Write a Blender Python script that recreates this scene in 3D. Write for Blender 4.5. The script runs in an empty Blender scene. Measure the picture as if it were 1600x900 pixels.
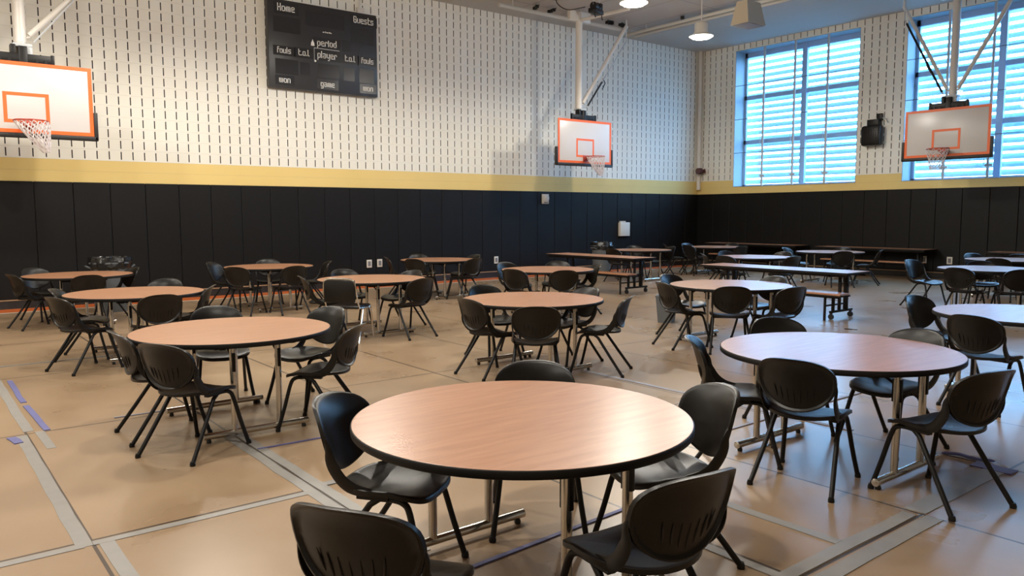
import bpy, bmesh, math, random
from mathutils import Vector, Matrix
random.seed(7)
C = bpy.context.scene.collection
scn = bpy.context.scene
PI = math.pi
S = 0.2032                                   # one block course

# ---------------------------------------------------------------- camera
CAM = Vector((-20.3042, -16.151, 1.6394)); YAW, PIT, ROL, F = 0.9039, -0.0946, -0.0031, 1221.3
cam = bpy.data.cameras.new('camera'); camo = bpy.data.objects.new('camera', cam); C.objects.link(camo)
fw = Vector((math.cos(YAW)*math.cos(PIT), math.sin(YAW)*math.cos(PIT), math.sin(PIT)))
rr = Vector((math.sin(YAW), -math.cos(YAW), 0)); uu = rr.cross(fw)
r2 = rr*math.cos(ROL)+uu*math.sin(ROL); u2 = -rr*math.sin(ROL)+uu*math.cos(ROL)
M = Matrix((r2, u2, -fw)).transposed().to_4x4(); M.translation = CAM
camo.matrix_world = M
cam.sensor_width = 36; cam.lens = F*36/1600; cam.clip_end = 200
scn.camera = camo

# ---------------------------------------------------------------- world and exposure
w = bpy.data.worlds.new('world'); scn.world = w; w.use_nodes = True
bg = w.node_tree.nodes['Background']; bg.inputs[0].default_value = (0.31, 0.59, 1.0, 1); bg.inputs[1].default_value = 20.0
vs = scn.view_settings
vs.view_transform = 'Standard'; vs.look = 'None'; vs.gamma = 1; vs.use_curve_mapping = False; vs.exposure = 0.0
LAMP_W = 270.0
LAMP_SIDE_W = 75.0
LAMP_COL = (1.0, 0.935, 0.83)

# ---------------------------------------------------------------- materials
def mat(name, col, rough=0.5, metal=0.0, spec=0.5, noise=None, bump=None, emit=None, coat=0, alpha=None):
    m = bpy.data.materials.new(name); m.use_nodes = True
    nt = m.node_tree; b = nt.nodes['Principled BSDF']
    b.inputs['Base Color'].default_value = (*col, 1); b.inputs['Roughness'].default_value = rough
    b.inputs['Metallic'].default_value = metal; b.inputs['Specular IOR Level'].default_value = spec
    if coat: b.inputs['Coat Weight'].default_value = coat; b.inputs['Coat Roughness'].default_value = 0.12
    tc = nt.nodes.new('ShaderNodeTexCoord')
    if noise:
        sc, amt = noise
        n = nt.nodes.new('ShaderNodeTexNoise'); n.inputs['Scale'].default_value = sc; n.inputs['Detail'].default_value = 4
        nt.links.new(tc.outputs['Object'], n.inputs['Vector'])
        mx = nt.nodes.new('ShaderNodeMix'); mx.data_type = 'RGBA'
        mx.inputs[6].default_value = (*[c*(1-amt) for c in col], 1); mx.inputs[7].default_value = (*[min(1, c*(1+amt)) for c in col], 1)
        nt.links.new(n.outputs['Fac'], mx.inputs[0]); nt.links.new(mx.outputs[2], b.inputs['Base Color'])
    if bump:
        sc, st = bump
        n = nt.nodes.new('ShaderNodeTexNoise'); n.inputs['Scale'].default_value = sc
        nt.links.new(tc.outputs['Object'], n.inputs['Vector'])
        bp = nt.nodes.new('ShaderNodeBump'); bp.inputs['Strength'].default_value = st; bp.inputs['Distance'].default_value = 0.01
        nt.links.new(n.outputs['Fac'], bp.inputs['Height']); nt.links.new(bp.outputs['Normal'], b.inputs['Normal'])
    if emit:
        b.inputs['Emission Color'].default_value = (*emit[0], 1); b.inputs['Emission Strength'].default_value = emit[1]
    return m

class N:                                       # tiny node helper
    def __init__(s, m): s.nt = m.node_tree
    def new(s, t, **k):
        n = s.nt.nodes.new(t)
        for a, v in k.items(): setattr(n, a, v)
        return n
    def link(s, a, b): s.nt.links.new(a, b)
    def math(s, op, a, b=None, c=None):
        n = s.new('ShaderNodeMath', operation=op)
        for i, v in enumerate((a, b, c)):
            if v is None: continue
            if isinstance(v, (int, float)): n.inputs[i].default_value = v
            else: s.link(v, n.inputs[i])
        return n.outputs[0]
    def mix(s, f, a, b):
        n = s.new('ShaderNodeMix', data_type='RGBA')
        for i, v in ((0, f), (6, a), (7, b)):
            if isinstance(v, (int, float)): n.inputs[i].default_value = v
            elif isinstance(v, tuple): n.inputs[i].default_value = (*v, 1)
            else: s.link(v, n.inputs[i])
        return n.outputs[2]

def block_wall_mat(name, axis):
    """painted block: cream above the band, yellow band, dark backing below, faint mortar joints"""
    m = mat(name, (0.6, 0.55, 0.45), 0.62, spec=0.3); h = N(m); b = h.nt.nodes['Principled BSDF']
    g = h.new('ShaderNodeNewGeometry'); sp = h.new('ShaderNodeSeparateXYZ'); h.link(g.outputs['Position'], sp.inputs[0])
    z = sp.outputs['Z']; x = sp.outputs['X' if axis == 'x' else 'Y']
    nz = h.new('ShaderNodeTexNoise'); nz.inputs['Scale'].default_value = 0.8; nz.inputs['Detail'].default_value = 5; h.link(g.outputs['Position'], nz.inputs['Vector'])
    cream = h.mix(nz.outputs['Fac'], (0.77, 0.745, 0.66), (0.83, 0.805, 0.73))
    yellow = h.mix(nz.outputs['Fac'], (0.70, 0.52, 0.19), (0.80, 0.60, 0.24))
    isy = h.math('LESS_THAN', z, 13*S)
    col = h.mix(isy, cream, yellow)
    zm = h.math('ABSOLUTE', h.math('SUBTRACT', h.math('FRACT', h.math('DIVIDE', z, S)), 0.5))
    jz = h.math('GREATER_THAN', zm, 0.482)
    col2 = h.mix(h.math('MULTIPLY', jz, 0.22), col, (0.30, 0.27, 0.20))
    h.link(col2, b.inputs['Base Color'])
    bp = h.new('ShaderNodeBump'); bp.inputs['Strength'].default_value = 0.5; bp.inputs['Distance'].default_value = 0.004
    hgt = h.math('SUBTRACT', h.math('MULTIPLY', nz.outputs['Fac'], 0.2), h.math('MULTIPLY', jz, 1.0))
    h.link(hgt, bp.inputs['Height']); h.link(bp.outputs['Normal'], b.inputs['Normal'])
    return m

def floor_mat():
    m = mat('floor_board', (0.4, 0.28, 0.16), 0.3, spec=0.5); h = N(m); b = h.nt.nodes['Principled BSDF']
    g = h.new('ShaderNodeNewGeometry'); sp = h.new('ShaderNodeSeparateXYZ'); h.link(g.outputs['Position'], sp.inputs[0])
    X = h.math('DIVIDE', h.math('ADD', sp.outputs['X'], 19.62), 1.208)
    Y = h.math('DIVIDE', h.math('ADD', sp.outputs['Y'], 11.83), 2.46)
    cx = h.math('FLOOR', X); cy = h.math('FLOOR', Y)
    cmb = h.new('ShaderNodeCombineXYZ'); h.link(cx, cmb.inputs[0]); h.link(cy, cmb.inputs[1])
    wn = h.new('ShaderNodeTexWhiteNoise'); h.link(cmb.outputs[0], wn.inputs['Vector'])
    n1 = h.new('ShaderNodeTexNoise'); n1.inputs['Scale'].default_value = 1.3; n1.inputs['Detail'].default_value = 4; n1.inputs['Distortion'].default_value = 0.2; h.link(g.outputs['Position'], n1.inputs['Vector'])
    n2 = h.new('ShaderNodeTexNoise'); n2.inputs['Scale'].default_value = 14; n2.inputs['Detail'].default_value = 5; h.link(g.outputs['Position'], n2.inputs['Vector'])
    base = h.mix(wn.outputs['Value'], (0.335, 0.23, 0.14), (0.385, 0.272, 0.17))
    rmp = h.new('ShaderNodeValToRGB'); rmp.color_ramp.elements[0].position = 0.28; rmp.color_ramp.elements[1].position = 0.74; h.link(n1.outputs['Fac'], rmp.inputs[0])
    c2 = h.mix(rmp.outputs[0], (0.28, 0.188, 0.112), base)
    c3 = h.mix(h.math('MULTIPLY', h.math('GREATER_THAN', n2.outputs['Fac'], 0.72), 0.35), c2, (0.22, 0.14, 0.085))
    jx = h.math('LESS_THAN', h.math('ABSOLUTE', h.math('SUBTRACT', h.math('FRACT', h.math('ADD', X, 0.5)), 0.5)), 0.0075)
    jy = h.math('LESS_THAN', h.math('ABSOLUTE', h.math('SUBTRACT', h.math('FRACT', h.math('ADD', Y, 0.5)), 0.5)), 0.0038)
    j = h.math('MAXIMUM', jx, jy)
    c4 = h.mix(h.math('MULTIPLY', j, 0.95), c3, (0.045, 0.035, 0.028))
    h.link(c4, b.inputs['Base Color'])
    rg = h.math('ADD', 0.20, h.math('MULTIPLY', n1.outputs['Fac'], 0.20)); h.link(rg, b.inputs['Roughness'])
    bp = h.new('ShaderNodeBump'); bp.inputs['Strength'].default_value = 0.25; bp.inputs['Distance'].default_value = 0.003
    h.link(h.math('SUBTRACT', h.math('MULTIPLY', n1.outputs['Fac'], 0.25), j), bp.inputs['Height']); h.link(bp.outputs['Normal'], b.inputs['Normal'])
    return m

def laminate_mat():
    m = mat('peach_wood_laminate', (0.5, 0.3, 0.18), 0.31, spec=0.6); h = N(m); b = h.nt.nodes['Principled BSDF']
    tc = h.new('ShaderNodeTexCoord'); mp = h.new('ShaderNodeMapping'); mp.inputs['Scale'].default_value = (2.2, 16, 1); mp.inputs['Rotation'].default_value = (0, 0, 0.55)
    h.link(tc.outputs['Object'], mp.inputs[0])
    n = h.new('ShaderNodeTexNoise'); n.inputs['Scale'].default_value = 1.4; n.inputs['Detail'].default_value = 2.5; n.inputs['Distortion'].default_value = 0.5; h.link(mp.outputs[0], n.inputs['Vector'])
    rmp = h.new('ShaderNodeValToRGB'); e = rmp.color_ramp.elements
    e[0].position = 0.3; e[0].color = (0.36, 0.165, 0.085, 1); e[1].position = 0.7; e[1].color = (0.45, 0.222, 0.122, 1); h.link(n.outputs['Fac'], rmp.inputs[0])
    n2 = h.new('ShaderNodeTexNoise'); n2.inputs['Scale'].default_value = 11; h.link(tc.outputs['Object'], n2.inputs['Vector'])
    c = h.mix(h.math('MULTIPLY', h.math('GREATER_THAN', n2.outputs['Fac'], 0.79), 0.4), rmp.outputs[0], (0.2, 0.1, 0.05))
    h.link(c, b.inputs['Base Color'])
    return m

def slot_noise_black(name, col, rough):
    return mat(name, col, rough, noise=(6, 0.15))

M_WALL_B = block_wall_mat('painted_block_back', 'x'); M_WALL_R = block_wall_mat('painted_block_right', 'y')
M_SLOT = mat('slot_inner_shade', (0.022, 0.018, 0.014), 0.95)  # raw inner block, painted near black for the shade of a deep cavity
M_FLOOR = floor_mat(); M_LAM = laminate_mat()
M_PAD = mat('black_vinyl', (0.0065, 0.006, 0.006), 0.5, spec=0.2, bump=(90, 0.15))
M_PLAIN = mat('plain_paint', (0.60, 0.56, 0.47), 0.7)
M_CEIL = mat('ceiling_paint', (0.46, 0.445, 0.41), 0.75, noise=(0.6, 0.05))
M_BLACKPL = mat('black_polypropylene', (0.0065, 0.0055, 0.005), 0.34, spec=0.32, bump=(350, 0.06))
M_BLACKMT = mat('black_enamel_steel', (0.009, 0.008, 0.008), 0.42, spec=0.25)
M_CHROME = mat('chrome', (0.60, 0.57, 0.52), 0.22, metal=1.0)
M_EDGE = mat('black_vinyl_edge', (0.010, 0.009, 0.009), 0.55, spec=0.2)
M_TAPE = mat('grey_tape', (0.27, 0.258, 0.24), 0.45, noise=(9, 0.12))
M_BTAPE = mat('blue_tape', (0.12, 0.125, 0.30), 0.6, noise=(20, 0.15))
M_PTAPE = mat('pale_blue_tape', (0.27, 0.275, 0.34), 0.5, noise=(20, 0.15))
M_ORANGE = mat('orange_floor_paint', (0.60, 0.13, 0.025), 0.4)
M_WHITE = mat('white_line_paint', (0.62, 0.55, 0.44), 0.45)
M_BOARD = mat('board_glass_white', (0.60, 0.57, 0.56), 0.3)
M_BORD = mat('board_orange', (0.80, 0.125, 0.012), 0.4)
M_RIM = mat('rim_orange', (0.42, 0.055, 0.03), 0.4)
M_NET = mat('net_white', (0.72, 0.66, 0.66), 0.8)
M_POST = mat('white_steel', (0.66, 0.62, 0.57), 0.38)
M_FRAME = mat('window_frame_blue_bloom', (0.30, 0.46, 0.68), 0.4)  # blue-grey frame, colour lightened to carry the bloom of the bright window
M_REVEAL = mat('window_reveal_paint', (0.27, 0.36, 0.42), 0.5)
M_ALU = mat('guard_aluminium', (0.46, 0.48, 0.50), 0.45)
M_WIRE = mat('guard_wire', (0.06, 0.07, 0.09), 0.5)
M_LOUV = mat('louver_blue_grey', (0.22, 0.38, 0.40), 0.6)
M_SCORE = mat('scoreboard_black', (0.030, 0.030, 0.034), 0.38)
M_SCORE2 = mat('scoreboard_panel', (0.019, 0.019, 0.022), 0.3)
M_LETTER = mat('white_lettering', (0.95, 0.94, 0.90), 0.5)
M_BEIGE = mat('beige_speaker', (0.50, 0.43, 0.32), 0.6)
M_GRILLE = mat('speaker_grille', (0.16, 0.15, 0.16), 0.7)
M_BAG = mat('bin_bag_black', (0.012, 0.012, 0.013), 0.22, spec=0.6, bump=(14, 1.0))
M_BIN = mat('grey_bin_plastic', (0.10, 0.11, 0.12), 0.45)
M_PLATE = mat('outlet_plate', (0.60, 0.57, 0.50), 0.5)
M_MAROON = mat('maroon_horn', (0.07, 0.015, 0.012), 0.4)
M_LAMPH = mat('lamp_housing', (0.60, 0.58, 0.54), 0.35)
M_GLOW = mat('lamp_glow', (0.9, 0.9, 0.85), 0.5, emit=((1.0, 0.97, 0.9), 9.0))
M_RUBBER = mat('rubber_base', (0.012, 0.011, 0.011), 0.5)
M_WOODSTRIP = mat('wood_strip', (0.28, 0.18, 0.10), 0.6)
M_TILE = mat('ceiling_tile', (0.52, 0.48, 0.43), 0.85, noise=(30, 0.06))
def tile_mat(m):
    h = N(m); b = h.nt.nodes['Principled BSDF']
    g = h.new('ShaderNodeNewGeometry'); sp = h.new('ShaderNodeSeparateXYZ'); h.link(g.outputs['Position'], sp.inputs[0])
    a = h.math('LESS_THAN', h.math('ABSOLUTE', h.math('SUBTRACT', h.math('FRACT', h.math('DIVIDE', sp.outputs['X'], 1.22)), 0.5)), 0.012)
    c = h.math('LESS_THAN', h.math('ABSOLUTE', h.math('SUBTRACT', h.math('FRACT', h.math('DIVIDE', sp.outputs['Y'], 2.44)), 0.5)), 0.006)
    h.link(h.mix(h.math('MULTIPLY', h.math('MAXIMUM', a, c), 0.6), (0.42, 0.385, 0.355), (0.19, 0.17, 0.155)), b.inputs['Base Color'])
tile_mat(M_TILE)
def glass_mat():
    m = bpy.data.materials.new('window_glass'); m.use_nodes = True; nt = m.node_tree; nt.nodes.clear()
    o = nt.nodes.new('ShaderNodeOutputMaterial'); t = nt.nodes.new('ShaderNodeBsdfTransparent'); g = nt.nodes.new('ShaderNodeBsdfGlossy'); mx = nt.nodes.new('ShaderNodeMixShader')
    t.inputs[0].default_value = (0.93, 0.97, 0.98, 1); g.inputs['Roughness'].default_value = 0.03; mx.inputs[0].default_value = 0.05
    nt.links.new(t.outputs[0], mx.inputs[1]); nt.links.new(g.outputs[0], mx.inputs[2]); nt.links.new(mx.outputs[0], o.inputs[0]); return m
M_GLASS = glass_mat()

# ---------------------------------------------------------------- mesh helper
class MB:
    def __init__(s): s.v = []; s.f = []
    def add(s, vs_, fs):
        n = len(s.v); s.v += [tuple(q) for q in vs_]; s.f += [tuple(i+n for i in f) for f in fs]; return s
    def box(s, x0, x1, y0, y1, z0, z1):
        return s.add([(x0,y0,z0),(x1,y0,z0),(x1,y1,z0),(x0,y1,z0),(x0,y0,z1),(x1,y0,z1),(x1,y1,z1),(x0,y1,z1)],
                     [(0,3,2,1),(4,5,6,7),(0,1,5,4),(1,2,6,5),(2,3,7,6),(3,0,4,7)])
    def bevbox(s, x0, x1, y0, y1, z0, z1, r=0.01):
        bm = bmesh.new(); bmesh.ops.create_cube(bm, size=1)
        for v in bm.verts: v.co = Vector(((x0+x1)/2+v.co.x*(x1-x0), (y0+y1)/2+v.co.y*(y1-y0), (z0+z1)/2+v.co.z*(z1-z0)))
        bmesh.ops.bevel(bm, geom=bm.edges[:], offset=r, segments=2, affect='EDGES', profile=0.5)
        bm.verts.index_update(); s.add([v.co[:] for v in bm.verts], [[v.index for v in f.verts] for f in bm.faces]); bm.free(); return s
    def tube(s, pts, r, n=10, closed=False, flat=None):
        P = [Vector(q) for q in pts]; m = len(P); rs = r if isinstance(r, (list, tuple)) else [r]*m
        base = len(s.v); prev = None; vv = []; ff = []
        for i in range(m):
            if closed: t = (P[(i+1) % m]-P[i-1])
            else: t = P[min(i+1, m-1)]-P[max(i-1, 0)]
            t.normalize()
            if prev is None:
                a = Vector((0,0,1)) if abs(t.z) < 0.9 else Vector((1,0,0))
                if flat: a = Vector(flat[2])
                prev = (a-t*a.dot(t)).normalized()
            else: prev = (prev-t*prev.dot(t)).normalized()
            b = t.cross(prev)
            for k in range(n):
                th = 2*PI*k/n; ru, rv = (rs[i], rs[i]) if not flat else (flat[0] if not isinstance(flat[0], (list,)) else flat[0][i], flat[1] if not isinstance(flat[1], list) else flat[1][i])
                vv.append(P[i]+prev*math.cos(th)*ru+b*math.sin(th)*rv)
        rng = m if closed else m-1
        for i in range(rng):
            for k in range(n):
                a = i*n+k; b_ = i*n+(k+1) % n; c = ((i+1) % m)*n+(k+1) % n; d = ((i+1) % m)*n+k
                ff.append((a, b_, c, d))
        if not closed: ff.append(tuple(range(n-1, -1, -1))); ff.append(tuple((m-1)*n+k for k in range(n)))
        return s.add(vv, ff)
    def lathe(s, prof, n=32, c=(0,0,0), cap=True):
        vv = []; ff = []
        for (r, z) in prof:
            for k in range(n): vv.append((c[0]+r*math.cos(2*PI*k/n), c[1]+r*math.sin(2*PI*k/n), c[2]+z))
        m = len(prof)
        for i in range(m-1):
            for k in range(n): ff.append((i*n+k, i*n+(k+1) % n, (i+1)*n+(k+1) % n, (i+1)*n+k))
        if cap: ff.append(tuple(range(n-1, -1, -1))); ff.append(tuple((m-1)*n+k for k in range(n)))
        return s.add(vv, ff)
    def build(s, name, m, parent=None, smooth=True, ang=40, loc=None, rz=0):
        me = bpy.data.meshes.new(name); me.from_pydata(s.v, [], s.f); me.update()
        bm = bmesh.new(); bm.from_mesh(me); bmesh.ops.recalc_face_normals(bm, faces=bm.faces); bm.to_mesh(me); bm.free()
        me.materials.append(m)
        if smooth:
            me.shade_smooth(); me.set_sharp_from_angle(angle=math.radians(ang))
        o = bpy.data.objects.new(name, me); C.objects.link(o)
        if parent: o.parent = parent
        if loc: o.location = loc
        if rz: o.rotation_euler = (0, 0, rz)
        return o
def smoothpath(pts, n=5):
    P = [Vector(q) for q in pts]; out = []
    Q = [P[0]*2-P[1]]+P+[P[-1]*2-P[-2]]
    for i in range(1, len(Q)-2):
        for k in range(n):
            t = k/n; a, b, c, d = Q[i-1], Q[i], Q[i+1], Q[i+2]
            out.append(0.5*((2*b)+(c-a)*t+(2*a-5*b+4*c-d)*t*t+(3*b-a-3*c+d)*t**3))
    out.append(P[-1]); return out
def thing(name, label, cat, loc=(0,0,0), rz=0, group=None):
    o = bpy.data.objects.new(name, None); C.objects.link(o); o.location = loc; o.rotation_euler = (0,0,rz)
    o.empty_display_size = 0.1; return tag(o, label, cat, group)
def tag(o, label, cat, group=None):
    o['label'] = label; o['category'] = cat
    if group: o['group'] = group
    return o
def struct(o): o['kind'] = 'structure'; return o
def dup(root, loc, rz, label, group=None, cat=None):
    r = root.copy(); C.objects.link(r); r.location = loc; r.rotation_euler = (0,0,rz); r['label'] = label
    if group: r['group'] = group
    if cat: r['category'] = cat
    for ch in list(root.children):
        c = ch.copy(); C.objects.link(c); c.parent = r
        for g in list(ch.children):
            d = g.copy(); C.objects.link(d); d.parent = c
    return r

# ---------------------------------------------------------------- room
XL, YF, ZC = -27.0, -21.2, 6.68
mb = MB().box(XL, 0.0, YF, 0.0, -0.1, 0); struct(mb.build('floor', M_FLOOR, smooth=False))
mb = MB().box(XL-0.2, 0.6, YF-0.2, 0.2, ZC, ZC+0.15); struct(mb.build('ceiling', M_CEIL, smooth=False))
mb = MB().box(XL, -3.2, YF, -0.9, ZC-0.02, ZC-0.001); struct(mb.build('ceiling_tiles', M_TILE, smooth=False))

def slotted_wall(name, m, frame, length, slots, z_slots, holes, zmax):
    """frame(u, d, z) -> world; u runs away from the corner, d goes into the wall; real slots and window openings"""
    SW, SH, DP = 0.0185, 0.148, 0.07
    us = {0.0, length}; 
    for s_ in slots: us |= {round(s_-SW/2, 4), round(s_+SW/2, 4)}
    for h in holes: us |= {h[0], h[1]}
    zs = {0.0, zmax}
    for z in z_slots: zs |= {round(z-SH/2, 4), round(min(z+SH/2, zmax-0.001), 4)}
    for h in holes: zs |= {h[2], h[3]}
    us = sorted(us); zs = sorted(zs)
    sset = [(round(s_-SW/2, 4), round(s_+SW/2, 4)) for s_ in slots]; sstart = {a for a, b in sset}
    zstart = {round(z-SH/2, 4) for z in z_slots}
    vi = {}; V = []; Fc = []; mi = []
    def vert(u, d, z):
        k = (u, d, z)
        if k not in vi: vi[k] = len(V); V.append(frame(u, d, z))
        return vi[k]
    for i in range(len(us)-1):
        for j in range(len(zs)-1):
            u0, u1, z0, z1 = us[i], us[i+1], zs[j], zs[j+1]; um, zm = (u0+u1)/2, (z0+z1)/2
            if any(h[0] < um < h[1] and h[2] < zm < h[3] for h in holes): continue
            near = any(h[0]-0.02 < um < h[1]+0.02 and h[2] < zm < h[3] for h in holes)
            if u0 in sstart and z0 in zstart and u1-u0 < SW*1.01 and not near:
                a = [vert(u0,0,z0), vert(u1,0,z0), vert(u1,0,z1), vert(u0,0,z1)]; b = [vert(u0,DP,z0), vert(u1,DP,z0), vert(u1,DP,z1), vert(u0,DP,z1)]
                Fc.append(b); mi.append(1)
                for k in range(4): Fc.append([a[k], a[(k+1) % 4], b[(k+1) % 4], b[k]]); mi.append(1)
            else:
                Fc.append([vert(u0,0,z0), vert(u1,0,z0), vert(u1,0,z1), vert(u0,0,z1)]); mi.append(0)
    me = bpy.data.meshes.new(name); me.from_pydata(V, [], Fc); me.update()
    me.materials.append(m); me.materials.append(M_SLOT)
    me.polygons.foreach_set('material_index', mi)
    o = bpy.data.objects.new(name, me); C.objects.link(o); return struct(o)
zsl = [S*(13.5+k) for k in range(20)]
WINS = [(1.35, 5.25), (6.48, 10.38), (11.61, 15.51)]
lw = [0.2265+S*i for i in range(int((-XL-0.3)/S))]
slotted_wall('wall_back', M_WALL_B, lambda u, d, z: (-u, d, z), -XL, lw, zsl, [], ZC)
rs_ = 5.151/25
rw = [0.2002+rs_*i for i in range(int((-YF-0.3)/rs_))]
slotted_wall('wall_right', M_WALL_R, lambda u, d, z: (d, -u, z), -YF, rw, zsl, [(a, b, 12*S, 32*S) for a, b in WINS], ZC)
# rear faces of the two walls so that no light comes through the slots
mb = MB().box(XL, 0.62, 0.075, 0.2, 0, ZC); struct(mb.build('wall_back_core', M_PLAIN, smooth=False))
mb = MB(); pr = 0.0
for a, b in WINS+[(-YF, -YF)]:
    mb.box(0.075, 0.6, -a, -pr, 0, ZC); 
    if b > a: mb.box(0.075, 0.6, -b, -a, 0, 12*S); mb.box(0.075, 0.6, -b, -a, 32*S, ZC)
    pr = b
struct(mb.build('wall_right_core', M_PLAIN, smooth=False))
struct(MB().box(XL-0.2, XL, YF, 0.2, 0, ZC).build('wall_left', M_PLAIN, smooth=False))
struct(MB().box(XL-0.2, 0.6, YF-0.2, YF, 0, ZC).build('wall_front', M_PLAIN, smooth=False))

# windows: reveal, frame, mullion, transoms, glass, inner guard bars and wires
for i, (a, b) in enumerate(WINS):
    y0, y1 = -b, -a; z0, z1 = 12*S, 32*S
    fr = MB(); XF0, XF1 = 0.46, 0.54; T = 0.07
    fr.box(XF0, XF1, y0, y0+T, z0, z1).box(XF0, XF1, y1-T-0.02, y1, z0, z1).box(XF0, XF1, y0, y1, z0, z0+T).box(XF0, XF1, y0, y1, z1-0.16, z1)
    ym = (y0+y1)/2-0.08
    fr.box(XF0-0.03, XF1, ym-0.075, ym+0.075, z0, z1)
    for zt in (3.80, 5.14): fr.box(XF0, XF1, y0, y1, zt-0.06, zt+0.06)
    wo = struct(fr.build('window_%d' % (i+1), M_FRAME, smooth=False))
    MB().box(0.495, 0.505, y0+0.05, y1-0.05, z0+0.05, z1-0.05).build('glass', M_GLASS, wo, smooth=False)
    rv = MB(); t = 0.012
    rv.box(-0.005, 0.46, y1-t, y1, z0, z1).box(-0.005, 0.46, y0, y0+t, z0, z1).box(-0.02, 0.46, y0, y1, z0, z0+t).box(-0.005, 0.46, y0, y1, z1-t, z1)
    rv.build('reveal', M_REVEAL, wo, smooth=False)
    ti = MB()
    for k in (1, 2, 3):
        yb = y1-1.0*k; ti.tube([(0.0, yb, z0+t), (0.0, yb, z1-t)], 0.033, 8)
        ti.box(-0.03, 0.02, yb-0.10, yb+0.06, z0+0.28, z0+0.33)
        ti.tube([(0.0, yb+0.09, z0+0.3), (0.0, yb+0.09, z0+1.6)], 0.008, 6)
    ti.build('guard_post', M_ALU, wo)
    wi = MB()
    for zt in (3.46, 4.46, 5.46): wi.box(-0.004, 0.004, y0, y1, zt-0.007, zt+0.007)
    wi.build('guard_wire', M_WIRE, wo, smooth=False)
    for k in range(3):
        pass
    lv = MB(); zz = z0-0.4; nb = 0
    while zz < z1+0.5:
        n = len(lv.v); yy0, yy1 = y0-0.6, y1+0.6
        lv.add([(0.82,yy0,zz-0.068),(0.82,yy1,zz-0.068),(0.94,yy1,zz+0.068),(0.94,yy0,zz+0.068),(0.832,yy0,zz-0.072),(0.832,yy1,zz-0.072),(0.952,yy1,zz+0.064),(0.952,yy0,zz+0.064)],
               [(0,1,2,3),(4,7,6,5),(0,4,5,1),(3,2,6,7),(0,3,7,4),(1,5,6,2)])
        zz += 0.19
    lv.box(0.95, 1.0, y0-0.62, y0-0.57, z0-0.5, z1+0.5).box(0.95, 1.0, y1+0.57, y1+0.62, z0-0.5, z1+0.5)
    lv.build('sun_louver', M_LOUV, wo, smooth=False)

# wall pads
pad0 = None
def padrow(us, frame_rz, label, group, fx):
    global pad0
    for u in us:
        if pad0 is None:
            pad0 = MB().bevbox(-0.3025, 0.3025, -0.05, -0.002, 0.17, 11*S, 0.012).build('wall_pad', M_PAD, ang=12)
            o = pad0
        else: o = pad0.copy(); C.objects.link(o)
        o.location = fx(u); o.rotation_euler = (0, 0, frame_rz); tag(o, label, 'wall pad', group)
PW = 3*S
padrow([3.707-PW*5.5+PW*k for k in range(43) if 3.707-PW*5.5+PW*k > 0.3 and 3.707-PW*5.5+PW*k < 26.6], 0, 'tall black vinyl wall pad in the row under the scoreboard wall', 'pads along the scoreboard wall', lambda u: (-u, 0, 0))
# right wall seams measured along the wall
padrow([0.36+0.609*k for k in range(34)], -PI/2, 'tall black vinyl wall pad in the row below the windows', 'pads below the windows', lambda u: (0, -u, 0))
struct(MB().box(-0.06, -0.002, -0.06, -0.002, 0.0, 11*S).build('trim_5', M_PAD, smooth=False))
struct(MB().box(XL, 0, -0.045, -0.001, 0.145, 0.168).build('trim_1', M_WOODSTRIP, smooth=False))
struct(MB().box(XL, 0, -0.03, -0.001, 0.0, 0.145).build('baseboard_back', M_RUBBER, smooth=False))
struct(MB().box(-0.045, -0.001, YF, -0.045, 0.145, 0.168).build('trim_2', M_WOODSTRIP, smooth=False))
struct(MB().box(-0.03, -0.001, YF, -0.045, 0.0, 0.145).build('baseboard_right', M_RUBBER, smooth=False))
struct(MB().box(XL, -0.7, -0.60, -0.03, 0.0, 0.003).build('trim_3', M_ORANGE, smooth=False))
struct(MB().box(XL, -0.7, -0.66, -0.60, 0.0, 0.003).build('trim_4', M_WHITE, smooth=False))

# floor tape
TAPES = []
def tape(p, q, wd, m, label, cat='tape', group='strips of tape on the floor boards', z=0.0015):
    z += 0.0003*len(TAPES); TAPES.append(label)
    P, Q = Vector((*p, 0)), Vector((*q, 0)); d = (Q-P); L = d.length; n = max(2, int(L/0.25)); d.normalize(); s_ = Vector((-d.y, d.x, 0))
    mb = MB(); top = []; bot = []
    for i in range(n+1):
        c = P+d*L*i/n; j = random.uniform(-0.006, 0.006)
        top.append(c+s_*(wd/2+j)); bot.append(c-s_*(wd/2-j*0.6))
    V = [(*t[:2], 0) for t in top]+[(*t[:2], 0) for t in bot]+[(*t[:2], z) for t in top]+[(*t[:2], z) for t in bot]; k = n+1; Fc = []
    for i in range(n):
        Fc += [(2*k+i, 2*k+i+1, 3*k+i+1, 3*k+i), (i, k+i, k+i+1, i+1), (i, i+1, 2*k+i+1, 2*k+i), (k+i, 3*k+i, 3*k+i+1, k+i+1)]
    Fc += [(0, 2*k, 3*k, k), (n, k+n, 3*k+n, 2*k+n)]
    mb.add(V, Fc)
    return tag(mb.build('floor_tape', m, smooth=False), label, cat, group)
tape((-19.66, -11.9), (-19.66, -9.4), 0.075, M_TAPE, 'long pale grey tape running to the lower left seam crossing')
tape((-19.53, -9.9), (-19.53, -9.35), 0.06, M_TAPE, 'short extra grey tape patch beside the long lower left strip')
tape((-19.60, -9.3), (-19.60, -6.8), 0.07, M_TAPE, 'pale grey tape at the left edge beside the blue dashes')
tape((-19.56, -13.3), (-19.56, -11.9), 0.07, M_TAPE, 'grey tape leaving the picture at the bottom left corner')
tape((-21.5, -11.88), (-19.66, -11.88), 0.06, M_TAPE, 'thin grey tape entering from the left edge to the seam crossing')
tape((-19.62, -11.88), (-18.45, -11.88), 0.055, M_TAPE, 'grey tape between the lower left crossing and the wide tape')
tape((-18.455, -13.0), (-18.455, -10.3), 0.068, M_TAPE, 'left strip of the wide grey tape beside the front table')
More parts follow.
